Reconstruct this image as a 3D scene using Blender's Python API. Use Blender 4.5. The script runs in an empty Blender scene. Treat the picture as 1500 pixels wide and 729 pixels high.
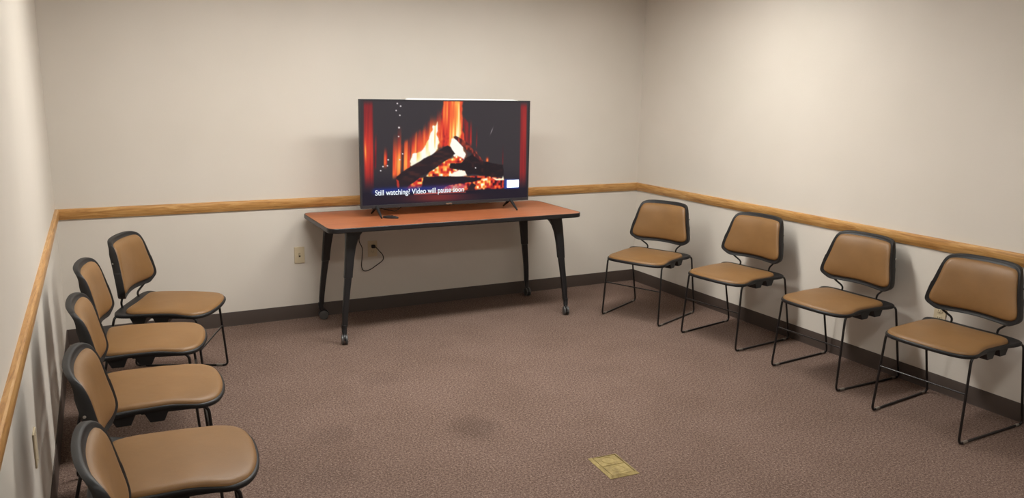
import bpy, bmesh, math, random
import numpy as np
from mathutils import Vector, Matrix
random.seed(7)
COL = bpy.context.scene.collection
W = 4.249          # room width (left wall x=0, right wall x=W, back wall y=0)
YF = -6.6          # wall behind the camera
HC = 2.46          # ceiling height
ZR = 0.84          # chair rail top

# ------------------------------------------------------------------ materials
def new_mat(name):
    m = bpy.data.materials.new(name); m.use_nodes = True
    nt = m.node_tree; b = nt.nodes['Principled BSDF']
    return m, nt, b
def lin(c):
    return tuple(((x/255)/12.92 if x/255 <= .04045 else ((x/255+.055)/1.055)**2.4) for x in c)+(1,)
def N(nt, t, **kw):
    n = nt.nodes.new(t)
    for k, v in kw.items():
        if k in n.inputs: n.inputs[k].default_value = v
        else: setattr(n, k, v)
    return n
def L(nt, a, b): nt.links.new(a, b)
def coords(nt, scale=(1,1,1)):
    tc = N(nt, 'ShaderNodeTexCoord'); mp = N(nt, 'ShaderNodeMapping'); mp.inputs['Scale'].default_value = scale
    L(nt, tc.outputs['Object'], mp.inputs['Vector']); return mp.outputs['Vector']
def ramp(nt, fac, stops):
    r = N(nt, 'ShaderNodeValToRGB'); e = r.color_ramp.elements
    while len(e) < len(stops): e.new(.5)
    for el, (p, c) in zip(e, stops): el.position = p; el.color = c
    L(nt, fac, r.inputs['Fac']); return r.outputs['Color']
def bump(nt, b, h, strength, dist):
    n = N(nt, 'ShaderNodeBump'); n.inputs['Strength'].default_value = strength; n.inputs['Distance'].default_value = dist
    L(nt, h, n.inputs['Height']); L(nt, n.outputs['Normal'], b.inputs['Normal'])
def simple(name, c, rough=.5, metal=0, spec=.5, noise=None):
    m, nt, b = new_mat(name)
    b.inputs['Base Color'].default_value = lin(c); b.inputs['Roughness'].default_value = rough
    b.inputs['Metallic'].default_value = metal; b.inputs['Specular IOR Level'].default_value = spec
    sc, st, di = noise or (220, .15, .0006)
    n = N(nt, 'ShaderNodeTexNoise', Scale=sc, Detail=3.0); L(nt, coords(nt), n.inputs['Vector'])
    bump(nt, b, n.outputs['Fac'], st, di)
    return m
def mat_wall():
    m, nt, b = new_mat('wall_vinyl'); v = coords(nt)
    n = N(nt, 'ShaderNodeTexNoise', Scale=1.3, Detail=3.0); L(nt, v, n.inputs['Vector'])
    c = ramp(nt, n.outputs['Fac'], [(.3, lin(WALL_A)), (.7, lin(WALL_B))])
    # sparse nail specks
    vo = N(nt, 'ShaderNodeTexVoronoi', Scale=1.9); L(nt, v, vo.inputs['Vector'])
    sp = N(nt, 'ShaderNodeMath', operation='LESS_THAN'); sp.inputs[1].default_value = .011; L(nt, vo.outputs['Distance'], sp.inputs[0])
    mx = N(nt, 'ShaderNodeMix', data_type='RGBA'); L(nt, sp.outputs[0], mx.inputs['Factor']); L(nt, c, mx.inputs[6]); mx.inputs[7].default_value = lin((120,105,92))
    L(nt, mx.outputs[2], b.inputs['Base Color'])
    b.inputs['Roughness'].default_value = .62; b.inputs['Specular IOR Level'].default_value = .25
    w1 = N(nt, 'ShaderNodeTexNoise', Scale=1.0, Detail=2.0); L(nt, coords(nt, (260,260,60)), w1.inputs['Vector'])
    w2 = N(nt, 'ShaderNodeTexNoise', Scale=1.0, Detail=2.0); L(nt, coords(nt, (50,50,300)), w2.inputs['Vector'])
    ad = N(nt, 'ShaderNodeMath', operation='ADD'); L(nt, w1.outputs['Fac'], ad.inputs[0]); L(nt, w2.outputs['Fac'], ad.inputs[1])
    bump(nt, b, ad.outputs[0], .25, .001)
    return m
WALL_A, WALL_B = (209,202,192), (215,208,199)
def mat_carpet():
    m, nt, b = new_mat('carpet'); v = coords(nt)
    n1 = N(nt, 'ShaderNodeTexNoise', Scale=230.0, Detail=4.0, Roughness=.7); L(nt, v, n1.inputs['Vector'])
    n0 = N(nt, 'ShaderNodeTexNoise', Scale=105.0, Detail=3.0, Roughness=.7); L(nt, v, n0.inputs['Vector'])
    nm = N(nt, 'ShaderNodeMix', data_type='FLOAT'); nm.inputs['Factor'].default_value = .5; L(nt, n1.outputs['Fac'], nm.inputs[2]); L(nt, n0.outputs['Fac'], nm.inputs[3])
    c1 = ramp(nt, nm.outputs[0], [(.38, lin((72,57,51))), (.47, lin((112,92,83))), (.54, lin((130,109,99))), (.63, lin((172,153,142)))])
    n2 = N(nt, 'ShaderNodeTexNoise', Scale=2.2, Detail=5.0, Roughness=.6); L(nt, v, n2.inputs['Vector'])
    c2 = ramp(nt, n2.outputs['Fac'], [(.3, (.86,.85,.83,1)), (.62, (1,1,1,1))])
    mx = N(nt, 'ShaderNodeMix', data_type='RGBA', blend_type='MULTIPLY'); mx.inputs['Factor'].default_value = 1
    L(nt, c1, mx.inputs[6]); L(nt, c2, mx.inputs[7]); col = mx.outputs[2]
    nw = N(nt, 'ShaderNodeTexNoise', Scale=14.0, Detail=3.0); L(nt, v, nw.inputs['Vector'])
    for (sx, sy, r, d) in [(1.75,-2.17,.12,.80), (1.12,-1.95,.10,.88), (1.0,-2.35,.12,.88), (1.55,-1.35,.12,.9), (2.6,-1.7,.2,.94)]:
        sub = N(nt, 'ShaderNodeVectorMath', operation='DISTANCE'); L(nt, v, sub.inputs[0]); sub.inputs[1].default_value = (sx, sy, 0)
        a = N(nt, 'ShaderNodeMath', operation='MULTIPLY_ADD'); L(nt, nw.outputs['Fac'], a.inputs[0]); a.inputs[1].default_value = .12; L(nt, sub.outputs['Value'], a.inputs[2])
        cc = ramp(nt, a.outputs[0], [(r*.6+.06, (d,d,d,1)), (r+.09, (1,1,1,1))])
        m2 = N(nt, 'ShaderNodeMix', data_type='RGBA', blend_type='MULTIPLY'); m2.inputs['Factor'].default_value = 1
        L(nt, col, m2.inputs[6]); L(nt, cc, m2.inputs[7]); col = m2.outputs[2]
    L(nt, col, b.inputs['Base Color'])
    b.inputs['Roughness'].default_value = .95; b.inputs['Specular IOR Level'].default_value = .1
    bump(nt, b, n1.outputs['Fac'], .8, .006)
    return m
def mat_wood(name, cols, scale, rough, along='x', b_=.15):
    m, nt, b = new_mat(name)
    s = {'x': (1.2, 16, 16), 'y': (16, 1.2, 16)}[along]
    v = coords(nt, tuple(k*scale for k in s))
    n = N(nt, 'ShaderNodeTexNoise', Scale=2.2, Detail=6.0, Roughness=.65, Distortion=1.1); L(nt, v, n.inputs['Vector'])
    c = ramp(nt, n.outputs['Fac'], [(.30, lin(cols[0])), (.48, lin(cols[1])), (.68, lin(cols[2]))])
    L(nt, c, b.inputs['Base Color']); b.inputs['Roughness'].default_value = rough
    bump(nt, b, n.outputs['Fac'], b_, .001)
    return m
def mat_emit(name, c, s):
    m, nt, b = new_mat(name); b.inputs['Base Color'].default_value = lin((240,240,236))
    b.inputs['Emission Color'].default_value = c; b.inputs['Emission Strength'].default_value = s
    return m
def mat_vinyl():
    m, nt, b = new_mat('tan_vinyl'); v = coords(nt)
    n = N(nt, 'ShaderNodeTexNoise', Scale=7.0, Detail=4.0); L(nt, v, n.inputs['Vector'])
    L(nt, ramp(nt, n.outputs['Fac'], [(.3, lin((122,89,52))), (.7, lin((132,97,58)))]), b.inputs['Base Color'])
    b.inputs['Roughness'].default_value = .46; b.inputs['Specular IOR Level'].default_value = .45
    f = N(nt, 'ShaderNodeTexNoise', Scale=420.0, Detail=2.0); L(nt, v, f.inputs['Vector'])
    a = N(nt, 'ShaderNodeMath', operation='MULTIPLY_ADD'); L(nt, n.outputs['Fac'], a.inputs[0]); a.inputs[1].default_value = 6.0; L(nt, f.outputs['Fac'], a.inputs[2])
    bump(nt, b, a.outputs[0], .35, .0012)
    return m

M = dict(
    wall=mat_wall(), carpet=mat_carpet(), ceiling=simple('ceiling_tile', (202,197,187), .9, noise=(60,.4,.003)),
    rail_x=mat_wood('oak_x', [(144,98,52), (184,136,78), (208,166,108)], 1.6, .38, 'x'),
    rail_y=mat_wood('oak_y', [(144,98,52), (184,136,78), (208,166,108)], 1.6, .38, 'y'),
    base=simple('baseboard_vinyl', (66,54,48), .55, noise=(30,.1,.001)),
    laminate=mat_wood('cherry_laminate', [(150,85,51), (161,93,58), (171,103,67)], .6, .34, 'x', .03),
    black=simple('black_plastic', (25,24,25), .48, spec=.4), band=simple('black_edge', (26,25,27), .38),
    legm=simple('black_leg_metal', (27,27,29), .38, spec=.5), rod=simple('black_rod', (22,19,19), .32),
    vinyl=mat_vinyl(), ivory=simple('ivory_plastic', (205,190,160), .4), ivory_d=simple('ivory_slot', (70,60,48), .5),
    brass=None, tvframe=simple('tv_frame', (50,50,54), .4, .2), tvback=simple('tv_back', (22,22,24), .5),
    grey=simple('grey_glide', (120,112,104), .4), white=simple('highlight_white', (236,236,238), .3),
    chrome=simple('chrome', (190,188,184), .25, 1), fixture=simple('fixture_white', (225,225,222), .5),
    wheel=simple('caster_wheel', (74,73,72), .4), cable=simple('cable_black', (24,20,20), .5))
def mat_brass():
    m, nt, b = new_mat('brass'); v = coords(nt)
    n = N(nt, 'ShaderNodeTexNoise', Scale=26.0, Detail=6.0, Roughness=.7); L(nt, v, n.inputs['Vector'])
    L(nt, ramp(nt, n.outputs['Fac'], [(.3, lin((112,96,58))), (.55, lin((160,142,93))), (.75, lin((184,166,116)))]), b.inputs['Base Color'])
    b.inputs['Metallic'].default_value = .45; b.inputs['Roughness'].default_value = .42
    bump(nt, b, n.outputs['Fac'], .2, .001)
    return m
M['brass'] = mat_brass()

# ------------------------------------------------------------------ mesh helpers
def link(name, bm, mat, parent=None, smooth=True, bevel=None, loc=None, angle=40):
    me = bpy.data.meshes.new(name); bmesh.ops.recalc_face_normals(bm, faces=bm.faces[:]); bm.to_mesh(me); bm.free()
    if smooth:
        for p in me.polygons: p.use_smooth = True
        me.set_sharp_from_angle(angle=math.radians(angle))
    o = bpy.data.objects.new(name, me); COL.objects.link(o)
    if mat: me.materials.append(mat)
    if bevel:
        md = o.modifiers.new('bevel', 'BEVEL'); md.width = bevel; md.segments = 3; md.limit_method = 'ANGLE'; md.angle_limit = math.radians(35)
    if parent: o.parent = parent
    if loc: o.location = loc
    return o
def box(bm, lo, hi):
    vs = [bm.verts.new((x, y, z)) for x in (lo[0], hi[0]) for y in (lo[1], hi[1]) for z in (lo[2], hi[2])]
    for f in ((0,1,3,2), (4,6,7,5), (0,4,5,1), (2,3,7,6), (0,2,6,4), (1,5,7,3)): bm.faces.new([vs[i] for i in f])
def round_path(pts, r, n=5):
    P = [Vector(p) for p in pts]; out = [P[0]]
    for i in range(1, len(P)-1):
        a, b, c = P[i-1], P[i], P[i+1]
        d1, d2 = (a-b), (c-b); rr = min(r, d1.length*.49, d2.length*.49)
        p1, p2 = b+d1.normalized()*rr, b+d2.normalized()*rr
        for k in range(n+1):
            t = k/n; out.append(p1*(1-t)**2 + b*2*t*(1-t) + p2*t*t)
    out.append(P[-1]); return out
def tube(bm, pts, r, seg=10, rads=None):
    pts = [Vector(p) for p in pts]; rings = []
    t0 = (pts[1]-pts[0]).normalized(); up = Vector((0,0,1)) if abs(t0.z) < .9 else Vector((1,0,0))
    nrm = t0.cross(up).normalized()
    for i, p in enumerate(pts):
        t = ((pts[min(i+1, len(pts)-1)]-pts[max(i-1, 0)])).normalized()
        nrm = (nrm - t*nrm.dot(t)).normalized(); bn = t.cross(nrm); rr = rads[i] if rads else r
        rings.append([bm.verts.new(p + (nrm*math.cos(a)+bn*math.sin(a))*rr) for a in [2*math.pi*k/seg for k in range(seg)]])
    for a, b in zip(rings, rings[1:]):
        for k in range(seg): bm.faces.new((a[k], a[(k+1)%seg], b[(k+1)%seg], b[k]))
    bm.faces.new(rings[0][::-1]); bm.faces.new(rings[-1])
def spline(pts, n=10):
    P = [Vector(p) for p in pts]; P = [P[0]*2-P[1]]+P+[P[-1]*2-P[-2]]; out = []
    for i in range(1, len(P)-2):
        for k in range(n):
            t = k/n; a, b, c, d = P[i-1:i+3]
            out.append(.5*((2*b)+(c-a)*t+(2*a-5*b+4*c-d)*t*t+(3*b-a-3*c+d)*t**3))
    out.append(P[-2]); return out
def mirror_outline(half):
    """half: points from x=0 to x=0 on the +x side; returns closed outline"""
    l = [(-x, y) for x, y in half[::-1] if x > 1e-6]
    return list(half)+l
def smooth_outline(pts, it=2, k=.25):
    for _ in range(it):
        out = []
        for i in range(len(pts)):
            a, b = pts[i], pts[(i+1) % len(pts)]
            out += [(a[0]*(1-k)+b[0]*k, a[1]*(1-k)+b[1]*k), (a[0]*k+b[0]*(1-k), a[1]*k+b[1]*(1-k))]
        pts = out
    return pts
def slab(bm, outline, prof, mapf, centre):
    """rings of the outline scaled about centre; prof = [(t, d)...], first and last t = 0"""
    rings = []
    for t, d in prof:
        if t == 0: rings.append([bm.verts.new(mapf(centre[0], centre[1], d))])
        else: rings.append([bm.verts.new(mapf(centre[0]+(x-centre[0])*t, centre[1]+(y-centre[1])*t, d)) for x, y in outline])
    n = len(outline)
    for a, b in zip(rings, rings[1:]):
        for k in range(n):
            k2 = (k+1) % n
            if len(a) == 1: bm.faces.new((a[0], b[k], b[k2]))
            elif len(b) == 1: bm.faces.new((a[k], b[0], a[k2]))
            else: bm.faces.new((a[k], b[k], b[k2], a[k2]))
def cyl(bm, c, axis, r, h, seg=24, r2=None):
    c = Vector(c); ax = Vector(axis).normalized(); tube(bm, [c-ax*h/2, c+ax*h/2], r, seg, rads=[r, r if r2 is None else r2])
def loft(bm, secs):
    """secs: (z, x0, x1, y0, y1) rounded-rect sections"""
    rings = []
    for z, x0, x1, y0, y1 in secs:
        c = min(x1-x0, y1-y0)*.28; ring = []
        for cx, cy, a0 in ((x1-c, y1-c, 0), (x0+c, y1-c, 90), (x0+c, y0+c, 180), (x1-c, y0+c, 270)):
            for k in range(4):
                a = math.radians(a0+k*30); ring.append(bm.verts.new((cx+c*math.cos(a), cy+c*math.sin(a), z)))
        rings.append(ring)
    for a, b in zip(rings, rings[1:]):
        for k in range(len(a)): bm.faces.new((a[k], a[(k+1)%len(a)], b[(k+1)%len(a)], b[k]))
    bm.faces.new(rings[0]); bm.faces.new(rings[-1])
def struct(name, bm, mat, **kw):
    o = link(name, bm, mat, **kw); o['kind'] = 'structure'; return o
def tag(o, label, cat, group=None):
    o['label'] = label; o['category'] = cat
    if group: o['group'] = group
    return o
def empty(name, loc, rz=0):
    o = bpy.data.objects.new(name, None); COL.objects.link(o); o.location = loc; o.rotation_euler = (0, 0, rz); o.empty_display_size = .1
    return o
def B(): return bmesh.new()

# ------------------------------------------------------------------ room
def room():
    T = .12
    b = B(); box(b, (-T, YF-T, -.1), (W+T, T, 0)); struct('floor', b, M['carpet'], smooth=False)
    b = B(); box(b, (-T, YF-T, HC), (W+T, T, HC+.1)); struct('ceiling', b, M['ceiling'], smooth=False)
    for nm, lo, hi in (('wall_back', (-T, 0, 0), (W+T, T, HC)), ('wall_left', (-T, YF, 0), (0, 0, HC)),
                       ('wall_right', (W, YF, 0), (W+T, 0, HC)), ('wall_front', (-T, YF-T, 0), (W+T, YF, HC))):
        b = B(); box(b, lo, hi); struct(nm, b, M['wall'], smooth=False)
    prof = [(0, ZR), (.013, ZR), (.0185, ZR-.004), (.021, ZR-.012), (.021, ZR-.042), (.017, ZR-.05), (.012, ZR-.058), (.010, ZR-.064), (0, ZR-.064)]
    bprof = [(0, .095), (.004, .095), (.006, .090), (.006, .012), (.009, 0), (0, 0)]
    def run(prof, A, Bp, nrm):
        b = B(); rings = []
        for P, s in ((A, 1), (Bp, -1)):
            d = (Vector(Bp)-Vector(A)).normalized()*s
            rings.append([b.verts.new(Vector((P[0], P[1], 0)) + Vector((nrm[0], nrm[1], 0))*p + Vector((d[0], d[1], 0))*p*1.0 + Vector((0, 0, z))) for p, z in prof])
        n = len(prof)
        for k in range(n): b.faces.new((rings[0][k], rings[0][(k+1)%n], rings[1][(k+1)%n], rings[1][k]))
        b.faces.new(rings[0]); b.faces.new(rings[1]); return b
    sides = {'back': ((0, 0), (W, 0), (0, -1)), 'right': ((W, 0), (W, YF), (-1, 0)), 'left': ((0, YF), (0, 0), (1, 0)), 'front': ((W, YF), (0, YF), (0, 1))}
    for i, (k, (a, c, n)) in enumerate(sides.items()):
        struct('trim_%d' % (i+1), run(prof, a, c, n), M['rail_x' if k in ('back', 'front') else 'rail_y'], angle=30)
        struct('baseboard_'+k, run(bprof, a, c, n), M['base'], angle=30)
room()

# ------------------------------------------------------------------ ceiling lights
LIGHT_E = 39.5
def ceiling_light(x, y, sx, sy, s, label):
    t = empty('ceiling_light', (x, y, HC))
    b = B()
    for lo, hi in (((-sx/2-.03, -sy/2-.03, -.02), (sx/2+.03, -sy/2, 0)), ((-sx/2-.03, sy/2, -.02), (sx/2+.03, sy/2+.03, 0)),
                   ((-sx/2-.03, -sy/2, -.02), (-sx/2, sy/2, 0)), ((sx/2, -sy/2, -.02), (sx/2+.03, sy/2, 0))): box(b, lo, hi)
    link('frame', b, M['fixture'], t, smooth=False)
    b = B(); box(b, (-sx/2, -sy/2, -.012), (sx/2, sy/2, -.004)); link('diffuser', b, mat_emit('lamp_glow', (1.0, .985, .93, 1), LIGHT_E*s), t, smooth=False)
    tag(t, label, 'ceiling light', 'ceiling lights')
for lx, side in ((1.32, 'left'), (2.88, 'right')):
    ceiling_light(lx, -1.6, 1.2, .32, 1.0, 'flush ceiling light in the %s half of the room, nearer the television' % side)
    ceiling_light(lx, -4.4, 1.2, .32, .42, 'flush ceiling light in the %s half of the room, further from the television' % side)

# ------------------------------------------------------------------ chairs
def clerp(v, tab):
    if v <= tab[0][0]: return tab[0][1]
    for (a, fa), (b, fb) in zip(tab, tab[1:]):
        if v <= b:
            t = (v-a)/(b-a); return fa+(fb-fa)*(t*t*(3-2*t)*.5+t*.5)
    return tab[-1][1]
def lerp_tab(v, tab):
    if v <= tab[0][0]: return tab[0][1]
    for (a, fa), (b, fb) in zip(tab, tab[1:]):
        if v <= b: return fa+(fb-fa)*(v-a)/(b-a)
    return tab[-1][1]
EDGE = [(.50,-.106),(.55,-.106),(.61,-.112),(.67,-.121),(.72,-.130),(.745,-.136),(.765,-.143),(.785,-.153),(.812,-.176)]
def back_y(x, z):
    y = sum(lerp_tab(z+dz, EDGE) for dz in (-.012,-.006,0,.006,.012))/5
    c = .034+.012*max(0, min(1, (.80-z)/.25))
    return y-c*(1-min(1, (x/.235)**2))
def seat_z(x, y):
    z = .437
    if y < -.10: z += .12*(-.10-y)
    t = max(0, min(1, (y-.07)/.15)); t = t*t*(3-2*t)
    return z - t*(.005+.005*min(1, (x/.2)**2))
R_ = .0062
def make_chair():
    t = empty('stacking_chair', (0, 0, 0))
    # back shell
    half = [(0,.809),(.10,.808),(.153,.802),(.179,.790),(.190,.768),(.2175,.653),(.2225,.648),(.2375,.568),(.2355,.549),(.223,.534),(.188,.512),(.168,.508),(0,.515)]
    out = smooth_outline(mirror_outline(half), 3, .2)
    b = B(); f = lambda x, z, d: Vector((x, back_y(x, z)+d, z))
    fs = lambda x, z, d: Vector((x, back_y(x, z)+(d if d > -.0065 else d*(1+1.35*max(0, min(1, (abs(x)-.10)/.09))*max(0, min(1, (.80-z)/.06)))), z))
    slab(b, out, [(0,0),(.2,0),(.35,0),(.5,0),(.6,0),(.7,0),(.78,0),(.85,0),(.89,0),(.93,.001),(.965,.005),(.99,.005),(1,.0),(1.003,-.007),(1,-.012),(.985,-.014),(.972,-.012),(.965,-.010),(.93,-.010),(.89,-.010),(.85,-.010),(.78,-.010),(.7,-.010),(.6,-.010),(.5,-.010),(.3,-.010),(0,-.010)], fs, (0,.66))
    link('back_shell', b, M['black'], t, angle=60)
    half = [(0,.788),(.12,.786),(.163,.780),(.179,.755),(.195,.666),(.219,.582),(.216,.555),(.194,.539),(.15,.533),(0,.538)]
    out = smooth_outline(mirror_outline(half), 3, .2)
    b = B(); slab(b, out, [(0,.019),(.2,.019),(.35,.0185),(.5,.018),(.6,.0175),(.7,.0165),(.78,.0155),(.85,.014),(.9,.0125),(.95,.010),(.98,.0065),(1,.001),(1,-.003),(.95,-.004),(.85,-.004),(.7,-.004),(.5,-.004),(.2,-.004),(0,-.004)], f, (0,.66))
    link('back_pad', b, M['vinyl'], t, angle=70)
    for s in (-1, 1):   # screw heads on the rear of the shell
        b = B(); cyl(b, (s*.2085, back_y(.205, .70)-.022, .70), (1,0,0), .0045, .010, 12); link('screw', b, M['chrome'], t)
    # seat
    half = [(0,-.176),(.12,-.178),(.20,-.174),(.238,-.160),(.247,-.138),(.231,-.090),(.221,-.03),(.215,.06),(.213,.11),(.219,.155),(.225,.19),(.222,.222),(.198,.260),(.150,.286),(.08,.300),(0,.304)]
    out = smooth_outline(mirror_outline(half), 2)
    b = B(); g = lambda x, y, d: Vector((x, y, seat_z(x, y)+d))
    slab(b, out, [(0,0),(.4,0),(.7,0),(.9,0),(.955,.003),(.985,.003),(1,-.001),(1.003,-.009),(.99,-.015),(.95,-.013),(.7,-.012),(.4,-.012),(0,-.012)], g, (0,.06))
    link('seat_pan', b, M['black'], t, angle=60)
    half = [(0,-.126),(.14,-.132),(.182,-.129),(.204,-.106),(.213,-.05),(.211,.04),(.208,.10),(.214,.15),(.220,.185),(.217,.215),(.194,.253),(.148,.279),(.077,.294),(0,.297)]
    out = smooth_outline(mirror_outline(half), 2)
    b = B(); slab(b, out, [(0,.024),(.3,.0235),(.6,.022),(.8,.0205),(.9,.0185),(.95,.0160),(.98,.012),(.995,.006),(1,.000),(1,-.003),(.9,-.004),(0,-.004)], g, (0,.06))
    link('seat_pad', b, M['vinyl'], t, angle=70)
    for y0, y1 in ((.006, .096), (-.105, -.014)):
        b = B(); vs = []
        for x in (-.209, .209):
            vs.append([b.verts.new((x, y, z)) for y, z in ((y0, .426), (y1, .426), (y1-.020, .380), (y0+.022, .380))])
        for k in range(4): b.faces.new((vs[0][k], vs[0][(k+1)%4], vs[1][(k+1)%4], vs[1][k]))
        b.faces.new(vs[0]); b.faces.new(vs[1]); link('under_rib', b, M['black'], t, smooth=False, bevel=.003)
    for s in (-1, 1):
        b = B(); p = [(s*.196,.0,.417),(s*.214,.226,.417),(s*.225,.258,R_),(s*.246,-.258,R_),(s*.246,-.158,.436),(s*.195,-.150,.428)]
        tube(b, round_path(p, .028), R_); link('side_frame', b, M['rod'], t, angle=80)
        b = B(); p = [(s*.12,-.10,.428),(s*.119,-.160,.430),(s*.112,-.172,.468),(s*.172,-.140,.518),(s*.186,back_y(.186,.60)-.010,.60)]
        tube(b, round_path(p, .020), .0056); link('back_support', b, M['rod'], t, angle=80)
        for y0, y1 in ((.195,.228), (-.225,-.200)):
            q = lambda y: (s*(.225+(.258-y)/.516*.021), y, R_+.001)
            b = B(); tube(b, [q(y0), q(y1)], .0078, 10); link('glide', b, M['grey'], t)
    b = B(); tube(b, [(-.2195,.241,.20+.045), (.2195,.241,.20+.045)], .0042); link('stretcher', b, M['rod'], t)
    return t
def copy_chair(src):
    r = src.copy(); COL.objects.link(r)
    for ch in src.children:
        c = ch.copy(); COL.objects.link(c); c.parent = r
    return r
# pose: x, y, heading angle (direction the seat faces)
PI = math.pi
ROW_R, ROW_L = 'tan stacking chairs along the right wall', 'tan stacking chairs along the left wall'
CH = [
 (3.722,-.905, PI+.417, ROW_R, 'tan padded stacking chair in the far right corner, turned towards the room'),
 (3.921,-1.581,PI+.139, ROW_R, 'tan padded stacking chair against the right wall, next to the one in the corner'),
 (3.972,-2.351,PI+.040, ROW_R, 'tan padded stacking chair on the right, second nearest the viewer of the four'),
 (3.944,-3.065,PI+.059, ROW_R, 'tan padded stacking chair nearest the viewer on the right, in front of the wall outlet'),
 (.500,-.910,-.378, ROW_L, 'tan padded stacking chair in the far left corner, its sled legs in view'),
 (.340,-1.520,-.120, ROW_L, 'tan padded stacking chair on the left, second from the back wall'),
 (.324,-2.181,-.035, ROW_L, 'tan padded stacking chair on the left, middle one of the five along that wall'),
 (.334,-2.860,-.062, ROW_L, 'tan padded stacking chair on the left whose seat is the nearest one in view'),
 (.366,-3.500,.020, ROW_L, 'tan padded stacking chair nearest the viewer on the left, only its backrest in the picture'),
]
ch0 = make_chair()
for i, (x, y, a, grp, lab) in enumerate(CH):
    o = ch0 if i == 0 else copy_chair(ch0)
    o.location = (x, y, 0); o.rotation_euler = (0, 0, a-PI/2)
    tag(o, lab, 'chair', grp)

# ------------------------------------------------------------------ table
def table():
    X0, X1, Y0, Y1, Z = 1.447, 3.258, -.725, -.028, .742
    cx, cy = (X0+X1)/2, (Y0+Y1)/2; hx, hy = (X1-X0)/2, (Y1-Y0)/2
    t = empty('folding_table', (cx, cy, 0))
    def rr(hx, hy, r, n=8):
        o = []
        for sx, sy, a0 in ((1,1,0), (-1,1,90), (-1,-1,180), (1,-1,270)):
            for k in range(n+1):
                a = math.radians(a0+90*k/n); o.append((sx*(hx-r)+r*math.cos(a), sy*(hy-r)+r*math.sin(a)))
        return o
    f = lambda x, y, d: Vector((x, y, Z+d))
    b = B(); out = rr(hx-.004, hy-.004, .062)
    slab(b, out, [(0,0),(1,0),(1,-.010),(0,-.010)], f, (0,0)); link('tabletop', b, M['laminate'], t, angle=30)
    b = B()
    ins = rr(hx-.0045, hy-.0045, .062); o1 = rr(hx, hy, .065); rings = []
    for o, d in ((ins,-.010),(ins,.0004),(rr(hx-.002,hy-.002,.064),.0004),(o1,-.003),(o1,-.025),(rr(hx-.004,hy-.004,.062),-.030),(rr(hx-.03,hy-.03,.05),-.030)):
        rings.append([b.verts.new(f(x, y, d)) for x, y in o])
    n = len(o1)
    for a, c in zip(rings, rings[1:]):
        for k in range(n): b.faces.new((a[k], a[(k+1)%n], c[(k+1)%n], c[k]))
    b.faces.new(rings[-1]); b.faces.new(rings[0])
    link('edge_band', b, M['band'], t, angle=30)
    secs = [(.714,.655,.778,.185,.278),(.700,.672,.779,.208,.279),(.68,.690,.780,.222,.280),(.65,.706,.783,.234,.282),(.60,.722,.787,.243,.284),(.54,.733,.792,.248,.287),(.47,.743,.797,.252,.290),(.42,.748,.801,.254,.292),
            (.418,.753,.798,.257,.290),(.34,.765,.806,.262,.294),(.24,.779,.816,.268,.299),(.16,.788,.822,.273,.303),(.118,.791,.823,.276,.305),(.110,.793,.822,.278,.304)]
    for sx in (-1, 1):
        for sy in (-1, 1):
            b = B(); S = []
            for z, a, c, d, e in secs[::-1]:
                xs = sorted((sx*a, sx*c)); ys = sorted((sy*d, sy*e)); S.append((z-.002, xs[0], xs[1], ys[0], ys[1]))
            loft(b, S); lg = link('leg', b, M['legm'], t, angle=35)
            # twin wheel caster with a hood
            ox, oy = sx*.812, sy*.292; ang = {(-1,-1): math.radians(95), (1,-1): math.radians(70), (-1,1): math.radians(25), (1,1): math.radians(60)}[(sx,sy)]
            yaw = {(-1,-1): -103, (1,-1): -106, (-1,1): -12, (1,1): -95}[(sx,sy)]
            rt = Matrix.Translation((ox, oy, 0)) @ Matrix.Rotation(math.radians(yaw), 4, 'Z')
            b = B(); tube(b, [(0,0,.120),(0,0,.098)], .0175, 14); tube(b, [(0,0,.100),(.003,0,.080),(.012,0,.060)], .016, 12, rads=[.016,.017,.014])
            hood = [(.018+.036*math.cos(a), .034+.036*math.sin(a)) for a in [math.radians(v) for v in range(-10, 191, 15)]]
            hin = [(.018+.022*math.cos(a), .032+.022*math.sin(a)) for a in [math.radians(v) for v in range(190, -11, -15)]]
            vs = [[b.verts.new((px, yy, pz)) for px, pz in hood+hin] for yy in (-.0045, .0045)]
            m_ = len(vs[0])
            for k in range(m_): b.faces.new((vs[0][k], vs[0][(k+1)%m_], vs[1][(k+1)%m_], vs[1][k]))
            b.faces.new(vs[0]); b.faces.new(vs[1])
            bmesh.ops.transform(b, matrix=rt, verts=b.verts[:]); c = link('caster', b, M['legm'], t, angle=35)
            for yy in (-.0125, .0125):
                b = B(); tube(b, [(.018, yy-.007, .031), (.018, yy-.005, .031), (.018, yy+.005, .031), (.018, yy+.007, .031)], .031, 24, rads=[.024,.031,.031,.024])
                bmesh.ops.transform(b, matrix=rt, verts=b.verts[:]); link('wheel', b, M['wheel'], c, angle=50)
    tag(t, 'long table with orange laminate top and black caster legs against the back wall', 'table')
table()

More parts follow.
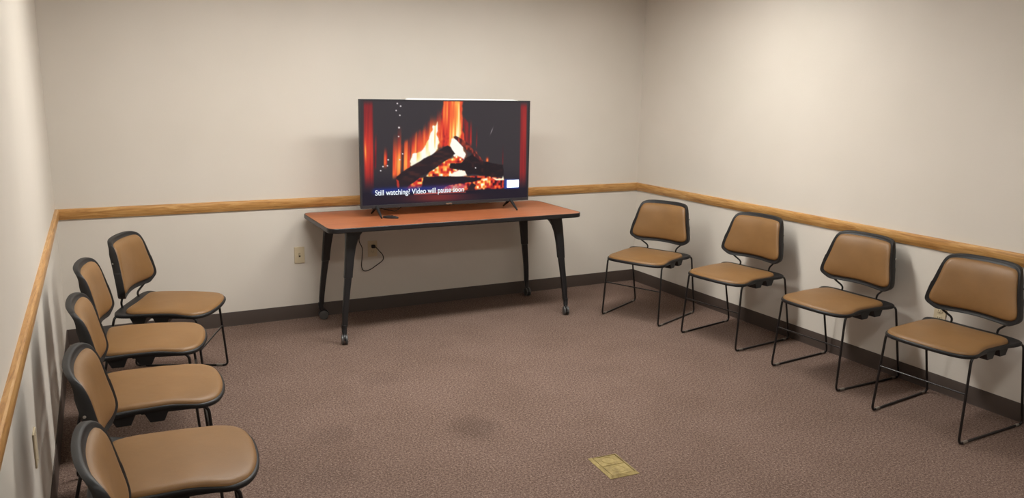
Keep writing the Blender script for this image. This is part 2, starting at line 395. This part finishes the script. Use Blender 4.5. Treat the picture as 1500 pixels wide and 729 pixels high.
# ------------------------------------------------------------------ television
def blur(a, n):
    for _ in range(n):
        a = (np.roll(a,1,0)+np.roll(a,-1,0)+2*a)/4; a = (np.roll(a,1,1)+np.roll(a,-1,1)+2*a)/4
    return a
def fire_picture(nu, nv):
    rng = np.random.default_rng(3)
    u, v = np.meshgrid(np.linspace(0, 1, nu), np.linspace(0, 1, nv))       # v down
    xl, xr = 97+21*v, 1000-3*v; X = xl+(xr-xl)*u; Y = (62+6*u)*(1-v)+(622-27*u)*v
    def vnoise(sx, sy, seed):
        r = np.random.default_rng(seed); gx, gy = int(1000/sx)+4, int(700/sy)+4; g = r.random((gy, gx))
        fx, fy = X/sx, Y/sy; ix, iy = fx.astype(int), fy.astype(int); tx, ty = fx-ix, fy-iy
        tx, ty = tx*tx*(3-2*tx), ty*ty*(3-2*ty); ix = np.clip(ix, 0, gx-2); iy = np.clip(iy, 0, gy-2)
        return (g[iy,ix]*(1-tx)+g[iy,ix+1]*tx)*(1-ty)+(g[iy+1,ix]*(1-tx)+g[iy+1,ix+1]*tx)*ty
    def poly(p, soft=1, jit=0, seed=1):
        xx, yy = X, Y
        if jit: xx = X+(vnoise(22, 22, seed)-.5)*2*jit; yy = Y+(vnoise(22, 22, seed+9)-.5)*2*jit
        ins = np.zeros(X.shape, bool)
        for (x0, y0), (x1, y1) in zip(p, p[1:]+p[:1]):
            c = ((y0 > yy) != (y1 > yy)) & (xx < (x1-x0)*(yy-y0)/((y1-y0) or 1e-9)+x0); ins ^= c
        return blur(ins.astype(float), soft)
    def sm(a, b, t): t = np.clip((t-a)/(b-a), 0, 1); return t*t*(3-2*t)
    C = np.zeros(X.shape+(3,)); C[:] = (54, 49, 53)
    low = sm(400, 600, Y); C = C*(1-low[...,None])+np.array((27,24,38))*low[...,None]
    def over(mask, col, col2=None, mixv=None):
        nonlocal C
        c = np.array(col, float)
        if col2 is not None: c = np.array(col)*(1-mixv[...,None])+np.array(col2)*mixv[...,None]
        C = C*(1-mask[...,None])+c*mask[...,None]
    def heat(m, h):      # map heat 0..1 to fire colours
        h = np.clip(h, 0, 1); st = np.array([0,.2,.4,.6,.78,.92,1]); cs = np.array([(44,20,30),(138,30,36),(216,54,42),(246,104,54),(255,186,84),(255,238,165),(255,253,243)], float)
        col = np.stack([np.interp(h, st, cs[:,k]) for k in range(3)], -1); m = m[...,None]
        nonlocal C; C = C*(1-m)+col*m
    streak = vnoise(9, 130, 5); streak2 = vnoise(5, 200, 6); fine = vnoise(11, 14, 8)
    # glowing curtains at both sides
    for x0, x1, y0, y1, h in ((112,160,66,560,.36), (950,991,72,560,.27)):
        m = sm(x0-4, x0+8, X-(Y-70)*.03*(x0 < 500))*(1-sm(x1-8, x1+3, X-(Y-70)*.03*(x0 < 500)))*sm(y0-10, y0+30, Y)*(1-sm(y1-120, y1, Y))
        heat(m*.9, h*(.55+.6*np.exp(-((Y-330)/130)**2)*(x0 < 500)+.35*(x0 > 500))+(streak2-.5)*.12)
    hot = np.exp(-((X-126-(Y-300)*.05)/7)**2)*np.exp(-((Y-330)/75)**2); heat(hot, .3+.42*hot)
    # curtain streaks rising behind the logs
    for x0, x1, y0, y1, h in ((172,182,220,430,.13),(218,236,310,420,.28),(262,286,235,480,.42),(284,304,190,500,.50),(318,352,265,450,.46),(355,385,230,400,.5),(384,420,215,380,.46),(414,450,190,330,.5),(448,488,140,300,.5),(484,520,110,310,.45),(664,676,165,310,.36),(700,706,200,320,.2),(850,856,300,420,.16)):
        m = sm(x0-3, x0+5, X)*(1-sm(x1-5, x1+3, X))*sm(y0-12, y0+(y1-y0)*.55, Y)*(1-sm(y1-30, y1+10, Y))
        heat(m, h+(streak-.5)*.45+.15*sm(y0, y1, Y))
    red = poly([(300,290),(380,240),(430,185),(480,150),(520,90),(530,300),(420,420),(300,480)], 12, 14, 51); heat(red*np.clip((streak-.25)*2.2,0,1)*sm(90,330,Y+(streak2-.5)*160)*.8, .30+(streak-.4)*.5+.18*sm(200,400,Y))
    # central column of flame
    col = poly([(520,60),(622,60),(622,130),(628,230),(640,290),(600,310),(510,310),(500,260),(512,150)], 3, 5, 3)
    heat(col, .42+.40*np.exp(-((X-583)/30)**2)+(streak-.5)*.5)
    col = poly([(655,180),(630,150),(640,280),(665,300)], 4); heat(col*.8, .32+(streak-.5)*.3)
    w = poly([(484,168),(470,200),(450,240),(438,290),(402,330),(362,345),(352,385),(356,414),(400,400),(470,350),(492,318),(496,262),(488,228)], 1, 9, 11); heat(blur(w,40)*.95, .70+(fine-.5)*.3); heat(w, .98+.5*(streak-.5)*(1-sm(330,400,Y)))
    w = poly([(568,262),(590,268),(628,300),(640,340),(636,380),(600,398),(575,392),(585,340),(560,300)], 1, 8, 13); heat(blur(w,40)*.9, .68+(fine-.5)*.3); heat(w, 1.0+w*0)
    w = poly([(575,75),(600,75),(612,150),(618,240),(600,260),(570,250),(578,160)], 5, 3, 17); heat(w*.8, .82+.3*(streak-.5))
    w = poly([(556,260),(520,300),(500,315),(520,240)], 4); heat(w*.6, .4+(fine-.5)*.5)
    # embers under and between the logs
    e = poly([(430,470),(480,420),(545,375),(600,360),(640,380),(650,470)], 3, 5, 21); heat(e, .58+(fine-.5)*1.1)
    e = poly([(340,520),(400,478),(425,474),(415,520),(380,545),(330,545)], 3, 3, 23); heat(e, .5+(fine-.5)*.9)
    e = poly([(620,475),(700,470),(800,475),(860,490),(862,540),(640,548),(600,520),(560,545),(520,540)], 3, 3, 25); heat(e, .36+(fine-.5)*1.0)
    e = poly([(700,520),(735,490),(765,480),(772,520),(750,540),(700,538)], 3, 4, 27); heat(e, .72+(fine-.5)*.9)
    e = poly([(520,545),(600,512),(650,520),(640,555),(440,560),(450,545)], 4, 3, 28); heat(e*.9, .45+(fine-.5)*.6+.3*np.exp(-((X-600)/40)**2))
    w = poly([(566,470),(585,445),(620,432),(648,445),(652,468),(620,478)], 3, 3, 31); heat(w, .99+w*0)
    w = poly([(790,480),(822,488),(852,486),(856,470),(862,496),(820,498)], 1); heat(w, .97+w*0)
    for px, py in ((812,452),(700,352),(765,385)): g = np.exp(-((X-px)/7)**2-((Y-py)/14)**2); heat(np.clip(g*1.2,0,1), .35+.35*g)
    # logs
    dark = (38, 27, 33); dk2 = (66, 38, 38)
    lg = poly([(282,468),(330,430),(440,362),(545,303),(562,312),(586,345),(560,368),(470,432),(400,476),(345,520),(322,545),(292,545),(280,500)], 1, 2, 33); over(lg, dark, dk2, np.clip((vnoise(30,12,9)-.45)*2.2,0,1))
    e = poly([(283,480),(296,492),(300,530),(288,528)], 1); heat(e*.8, .42+e*0)
    lg = poly([(420,474),(520,470),(640,474),(740,482),(700,500),(560,520),(480,545),(415,540)], 1, 2, 35); over(lg, (32,22,32))
    lg = poly([(560,402),(620,396),(655,365),(690,348),(742,388),(800,402),(856,410),(858,470),(800,478),(700,462),(655,462),(640,440),(560,425)], 1, 3, 37); over(lg, (30,22,28), (60,32,34), np.clip((vnoise(18,12,19)-.6)*2,0,1))
    lg = poly([(574,256),(588,249),(640,280),(690,330),(742,388),(728,392),(680,352),(636,318),(590,272)], 1, 2, 39); over(lg, (70,30,34), (190,70,50), np.clip((fine-.5)*2.2,0,1))
    lg = poly([(655,548),(680,508),(706,520),(690,548)], 1, 2, 41); over(lg, (44,26,34))
    # hearth strip with its glow
    m = poly([(120,552),(640,552),(860,546),(1000,540),(1000,640),(118,640)], 1); over(m, (26,22,36))
    g = np.exp(-((X-500)/150)**2)*sm(563, 575, Y)*(1-sm(590, 622, Y)); over(g*.85, (126,44,42))
    g = poly([(370,562),(470,556),(650,556),(650,561),(470,566),(375,568)], 1); over(g, (190,90,80))
    for px, py, r in ((280,78,3.2),(297,92,3.4),(275,115,3.0),(294,140,3.2),(291,205,4),(290,252,3),(312,345,3),(240,376,3.4),(215,412,3.4),(237,408,3),(204,434,3),(298,376,3),(700,426,3)):
        over(np.clip(1.6*np.exp(-((X-px)**2+(Y-py)**2)/r**2),0,1), (232,222,222))
    over(np.exp(-((X-787+(Y-225)*.4)/2.2)**2)*np.exp(-((Y-225)/16)**2)*.8, (190,180,184))
    # blue bloom around the caption and the button
    g = sm(150, 185, X)*(1-sm(630, 665, X))*np.exp(-np.abs((Y-(546-(X-170)*.035))/17)**2.2)
    over(g*(.8-.45*sm(380,640,X)), (30,52,140), (150,80,190), sm(400,640,X))
    g = sm(858, 870, X)*(1-sm(946, 956, X))*sm(486, 498, Y)*(1-sm(540, 550, Y)); over(g*.8, (40,70,170))
    return np.clip(C, 0, 255)
def television():
    X0, X1, Y, Z0, Z1 = 1.754, 3.004, -.37, .799, 1.509
    t = empty('television', ((X0+X1)/2, Y, .743)); ox, oy, oz = t.location
    w, h = (X1-X0)/2, Z1-Z0; zb = Z0-oz; zt = Z1-oz
    b = B()
    bl, bb, bt, dp = .010, .021, .008, .020   # bezel widths
    for lo, hi in (((-w,0,zb), (w,dp,zb+bb)), ((-w,0,zt-bt), (w,dp,zt)), ((-w,0,zb+bb), (-w+bl,dp,zt-bt)), ((w-bl,0,zb+bb), (w,dp,zt-bt))): box(b, lo, hi)
    link('frame', b, M['tvframe'], t, smooth=False, bevel=.0015)
    b = B(); box(b, (-w+.002, dp, zb+.002), (w-.002, dp+.012, zt-.002)); box(b, (-w+.12, dp+.012, zb+.02), (w-.12, dp+.045, zb+.40)); link('back_housing', b, M['tvback'], t, smooth=False, bevel=.004)
    # screen: a flat glowing panel, its picture stored per vertex
    nu, nv = 420, 236; sx0, sx1, sz0, sz1 = -w+bl, w-bl, zb+bb, zt-bt
    img = fire_picture(nu, nv)/255; img = np.where(img <= .04045, img/12.92, ((img+.055)/1.055)**2.4)
    us = np.linspace(sx0, sx1, nu); vs = np.linspace(sz1, sz0, nv)
    co = np.zeros((nv, nu, 3)); co[...,0] = us[None,:]; co[...,1] = .004; co[...,2] = vs[:,None]
    idx = np.arange(nu*nv).reshape(nv, nu); fc = np.stack([idx[:-1,:-1], idx[1:,:-1], idx[1:,1:], idx[:-1,1:]], -1).reshape(-1, 4)
    me = bpy.data.meshes.new('screen'); me.from_pydata(co.reshape(-1,3).tolist(), [], fc.tolist())
    at = me.color_attributes.new('picture', 'FLOAT_COLOR', 'POINT'); at.data.foreach_set('color', np.concatenate([img.reshape(-1,3), np.ones((nu*nv,1))], 1).astype(np.float32).ravel())
    m, nt, bs = new_mat('screen_picture'); a = N(nt, 'ShaderNodeVertexColor'); a.layer_name = 'picture'
    bs.inputs['Base Color'].default_value = (.004,.004,.005,1); bs.inputs['Roughness'].default_value = .35; bs.inputs['Specular IOR Level'].default_value = .3
    L(nt, a.outputs['Color'], bs.inputs['Emission Color']); bs.inputs['Emission Strength'].default_value = 1.0
    me.materials.append(m); s = bpy.data.objects.new('screen', me); COL.objects.link(s); s.parent = t
    glow = mat_emit('caption_glow', (.86,.93,1,1), 1.0); glow.node_tree.nodes['Principled BSDF'].inputs['Base Color'].default_value = (.01,.01,.01,1)
    def text(name, body, x, z, size, width, mat, off, yy, bold):
        cu = bpy.data.curves.new(name, 'FONT'); cu.body = body; cu.size = size; cu.offset = bold
        to = bpy.data.objects.new(name+'_tmp', cu); COL.objects.link(to); bpy.context.view_layer.update()
        dg = bpy.context.evaluated_depsgraph_get(); me = bpy.data.meshes.new_from_object(to.evaluated_get(dg)); bpy.data.objects.remove(to)
        xs = [v.co.x for v in me.vertices]; k = width/(max(xs)-min(xs)); x0 = min(xs)
        for v_ in me.vertices: v_.co = Vector((x+(v_.co.x-x0)*k, yy, z+v_.co.y))
        me.materials.clear(); me.materials.append(mat)
        o = bpy.data.objects.new(name, me); COL.objects.link(o); o.parent = s; return o
    sw, sh = sx1-sx0, sz1-sz0
    text('caption', 'Still watching? Video will pause soon', sx0+.072*sw, sz0+.094*sh, .050, .520*sw, glow, 0, .0028, .0007)
    b = B(); box(b, (sx0+.866*sw, .0022, sz0+.112*sh), (sx0+.943*sw, .0038, sz0+.192*sh)); link('button', b, mat_emit('button_glow', (.55,.87,1,1), 1.0), s, smooth=False)
    text('button_text', 'YES', sx0+.890*sw, sz0+.140*sh, .022, .028*sw, mat_emit('button_grey', (.25,.5,.62,1), .9), 0, .0016, 0)
    b = B(); box(b, (-.022,-.004,zb+.001), (.022,.0,zb+.012)); link('logo_plate', b, M['chrome'], t, smooth=False, bevel=.0015)
    # ceiling lamp's highlight on the top edge, modelled as a white strip
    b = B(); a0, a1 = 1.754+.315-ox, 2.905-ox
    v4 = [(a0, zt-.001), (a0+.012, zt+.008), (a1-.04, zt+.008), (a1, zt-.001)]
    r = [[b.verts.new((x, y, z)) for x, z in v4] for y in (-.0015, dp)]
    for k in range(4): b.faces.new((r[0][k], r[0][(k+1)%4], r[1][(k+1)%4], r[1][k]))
    b.faces.new(r[0]); b.faces.new(r[1]); o = link('top_highlight', b, M['white'], t, smooth=False); o['label'] = 'lamp highlight on the top edge, shaped as a white strip'
    for fx in (1.862-ox, 2.862-ox):
        b = B()
        top = Vector((fx, .012, zb+.006))
        for tip in ((fx, -.098, .006), (fx, .118, .006)):
            tube(b, [top+Vector((0,0,.006)), top.lerp(Vector(tip), .5)+Vector((0,0,.003)), tip], .008, 10, rads=[.012,.0095,.0055])
        box(b, (fx-.016, -.004, zb-.004), (fx+.016, .028, zb+.004))
        link('foot', b, M['tvback'], t)
    tag(t, 'large flat screen television showing a log fire, standing on the orange table', 'television')
television()

# small remote by the left foot of the television
def remote():
    t = empty('remote_control', (1.928, -.452, .7425), math.radians(-40))
    b = B(); out = smooth_outline([(-.055,-.012),(-.02,-.019),(.03,-.016),(.055,-.005),(.055,.005),(.03,.016),(-.02,.019),(-.055,.012)], 2)
    slab(b, out, [(0,.016),(.6,.0155),(.9,.012),(1,.006),(.96,0),(0,0)], lambda x, y, d: Vector((x, y, d)), (0,0)); link('body', b, M['cable'], t)
    b = B(); cyl(b, (.01,0,.0165), (0,0,1), .008, .003, 16); link('button', b, M['black'], t)
    tag(t, 'small black remote lying on the table beside the television\'s left foot', 'remote control')
remote()

# ------------------------------------------------------------------ wall plates
def plate(name, x, y, z, face, kind, label, cat):
    t = empty(name, (x, y, z), face)     # local -y looks into the room
    b = B(); box(b, (-.035,-.006,-.0575), (.035,0,.0575)); link('cover_plate', b, M['ivory'], t, smooth=False, bevel=.003)
    if kind == 'switch':
        b = B(); box(b, (-.006,-.0066,-.013), (.006,-.0055,.013)); link('slot', b, M['ivory_d'], t, smooth=False)
        b = B(); v = [b.verts.new(p) for p in ((-.0045,-.006,-.004),(.0045,-.006,-.004),(.0045,-.006,.010),(-.0045,-.006,.010),(-.0035,-.017,.004),(.0035,-.017,.004),(.0035,-.016,.011),(-.0035,-.016,.011))]
        for f in ((0,1,2,3),(4,5,6,7),(0,1,5,4),(1,2,6,5),(2,3,7,6),(3,0,4,7)): b.faces.new([v[i] for i in f])
        link('toggle', b, M['ivory'], t, smooth=False)
    elif kind == 'outlet':
        for dz in (-.0195, .0195):
            b = B(); out = [(.0165*math.cos(a), max(-.0115, min(.0115, .0165*math.sin(a)))) for a in [2*PI*k/28 for k in range(28)]]
            slab(b, out, [(0,0),(1,0),(1,.0025),(.93,.003),(0,.003)], lambda px, pz, d: Vector((px, -.006-d, pz+dz)), (0,0)); rc = link('receptacle', b, M['ivory'], t)
            b = B()
            for sx in (-.006, .006): box(b, (sx-.0011,-.0094,dz-.002), (sx+.0011,-.0088,dz+.006))
            cyl(b, (0,-.0091,dz-.007), (0,1,0), .0022, .0006, 10); link('slots', b, M['ivory_d'], rc, smooth=False)
    for dz in ((-.042, .042) if kind != 'outlet' else (0,)):
        b = B(); cyl(b, (0,-.0065,dz), (0,1,0), .003, .002, 12); link('screw', b, M['ivory'], t)
    tag(t, label, cat)
plate('light_switch', 1.425, 0, .447, 0, 'switch', 'ivory switch plate low on the back wall, left of the table', 'light switch')
plate('wall_outlet', 1.943, 0, .452, 0, 'outlet', 'ivory wall outlet under the table with a black plug in it', 'outlet')
plate('wall_outlet', W, -2.782, .430, -PI/2, 'outlet', 'ivory wall outlet behind the nearest chair on the right wall', 'outlet')
plate('wall_plate', 0, -2.60, .445, PI/2, 'blank', 'wall plate seen edge-on, low on the left wall', 'wall plate')

def cord():
    pts = [(1.951,-.034,.4715),(1.966,-.036,.458),(1.985,-.03,.436),(2.012,-.025,.402),(2.012,-.02,.365),(1.962,-.02,.330),(1.918,-.02,.305),(1.876,-.02,.298),(1.856,-.02,.330),(1.860,-.02,.40),
           (1.862,-.02,.465),(1.842,-.018,.515),(1.85,-.014,.56),(1.88,-.014,.65),(1.93,-.014,.72),(1.955,-.018,.752),(1.985,-.06,.750),(2.02,-.16,.7475),(2.05,-.22,.752),(2.08,-.265,.80),(2.09,-.30,.86)]
    b = B(); tube(b, spline(pts, 6), .0032, 8); o = link('power_cord', b, M['cable'], None, angle=80)
    b = B(); box(b, (1.930,-.036,.460), (1.956,-.0105,.482)); link('plug', b, M['cable'], o, smooth=False, bevel=.005)
    tag(o, 'black power cord looping from the outlet under the table up to the television', 'cord')
cord()

# ------------------------------------------------------------------ brass floor box
def floor_box():
    t = empty('floor_outlet_box', (2.122,-2.780,0), math.radians(-4))
    hx, hy = .071, .099
    b = B(); rings = []
    for ix, iy, z in ((hx,hy,0),(hx,hy,.002),(hx-.012,hy-.012,.008),(hx-.014,hy-.014,.008),(hx-.014,hy-.014,.003)):
        rings.append([b.verts.new((sx*ix, sy*iy, z)) for sx, sy in ((1,1),(-1,1),(-1,-1),(1,-1))])
    for a, c in zip(rings, rings[1:]):
        for k in range(4): b.faces.new((a[k], a[(k+1)%4], c[(k+1)%4], c[k]))
    link('frame', b, M['brass'], t, smooth=False)
    b = B(); box(b, (-hx+.013,-hy+.013,.0005), (hx-.013,hy-.013,.003)); link('recess', b, M['ivory_d'], t, smooth=False)
    for y0, y1 in ((-hy+.0172, -.0018), (.0018, hy-.0172)):
        b = B(); box(b, (-hx+.0172, y0, .003), (hx-.0172, y1, .0078)); lid = link('lid', b, M['brass'], t, smooth=False, bevel=.0015)
        b = B(); cy = (y0+y1)/2; n = 28
        r = [[b.verts.new((rad*math.cos(2*PI*k/n), cy+rad*math.sin(2*PI*k/n), z)) for k in range(n)] for rad, z in ((.0300,.0077),(.0298,.0090),(.0275,.0090),(.0273,.0077))]
        for a, c in zip(r, r[1:]+r[:1]):
            for k in range(n): b.faces.new((a[k], a[(k+1)%n], c[(k+1)%n], c[k]))
        link('ring', b, M['brass'], lid)
    tag(t, 'brass floor outlet cover with two lids set in the carpet', 'floor outlet')
floor_box()

# ------------------------------------------------------------------ camera, world, colour
def camera():
    cam = bpy.data.cameras.new('camera'); o = bpy.data.objects.new('camera', cam); COL.objects.link(o)
    yaw, pitch, roll = CAM[0:3]
    f = Vector((math.sin(yaw)*math.cos(pitch), math.cos(yaw)*math.cos(pitch), -math.sin(pitch)))
    r0 = Vector((math.cos(yaw), -math.sin(yaw), 0)); u0 = r0.cross(f)
    r = r0*math.cos(roll)+u0*math.sin(roll); u = -r0*math.sin(roll)+u0*math.cos(roll)
    m = Matrix((r, u, -f)).transposed().to_4x4(); m.translation = Vector(CAM[3:6]); o.matrix_world = m
    cam.sensor_width = 36; cam.lens = CAM[6]/1500*36; cam.clip_start = .01
    bpy.context.scene.camera = o
CAM = (.48510, .19990, .01840, .2479, -5.3597, 1.5883, 1155.22)
camera()
w = bpy.data.worlds.new('world'); w.use_nodes = True; bpy.context.scene.world = w
w.node_tree.nodes['Background'].inputs['Color'].default_value = (.9,.85,.78,1); w.node_tree.nodes['Background'].inputs['Strength'].default_value = .05
vs = bpy.context.scene.view_settings
bpy.context.scene.display_settings.display_device = 'sRGB'
vs.view_transform = 'Standard'; vs.look = 'None'; vs.gamma = 1; vs.use_curve_mapping = False; vs.exposure = 0
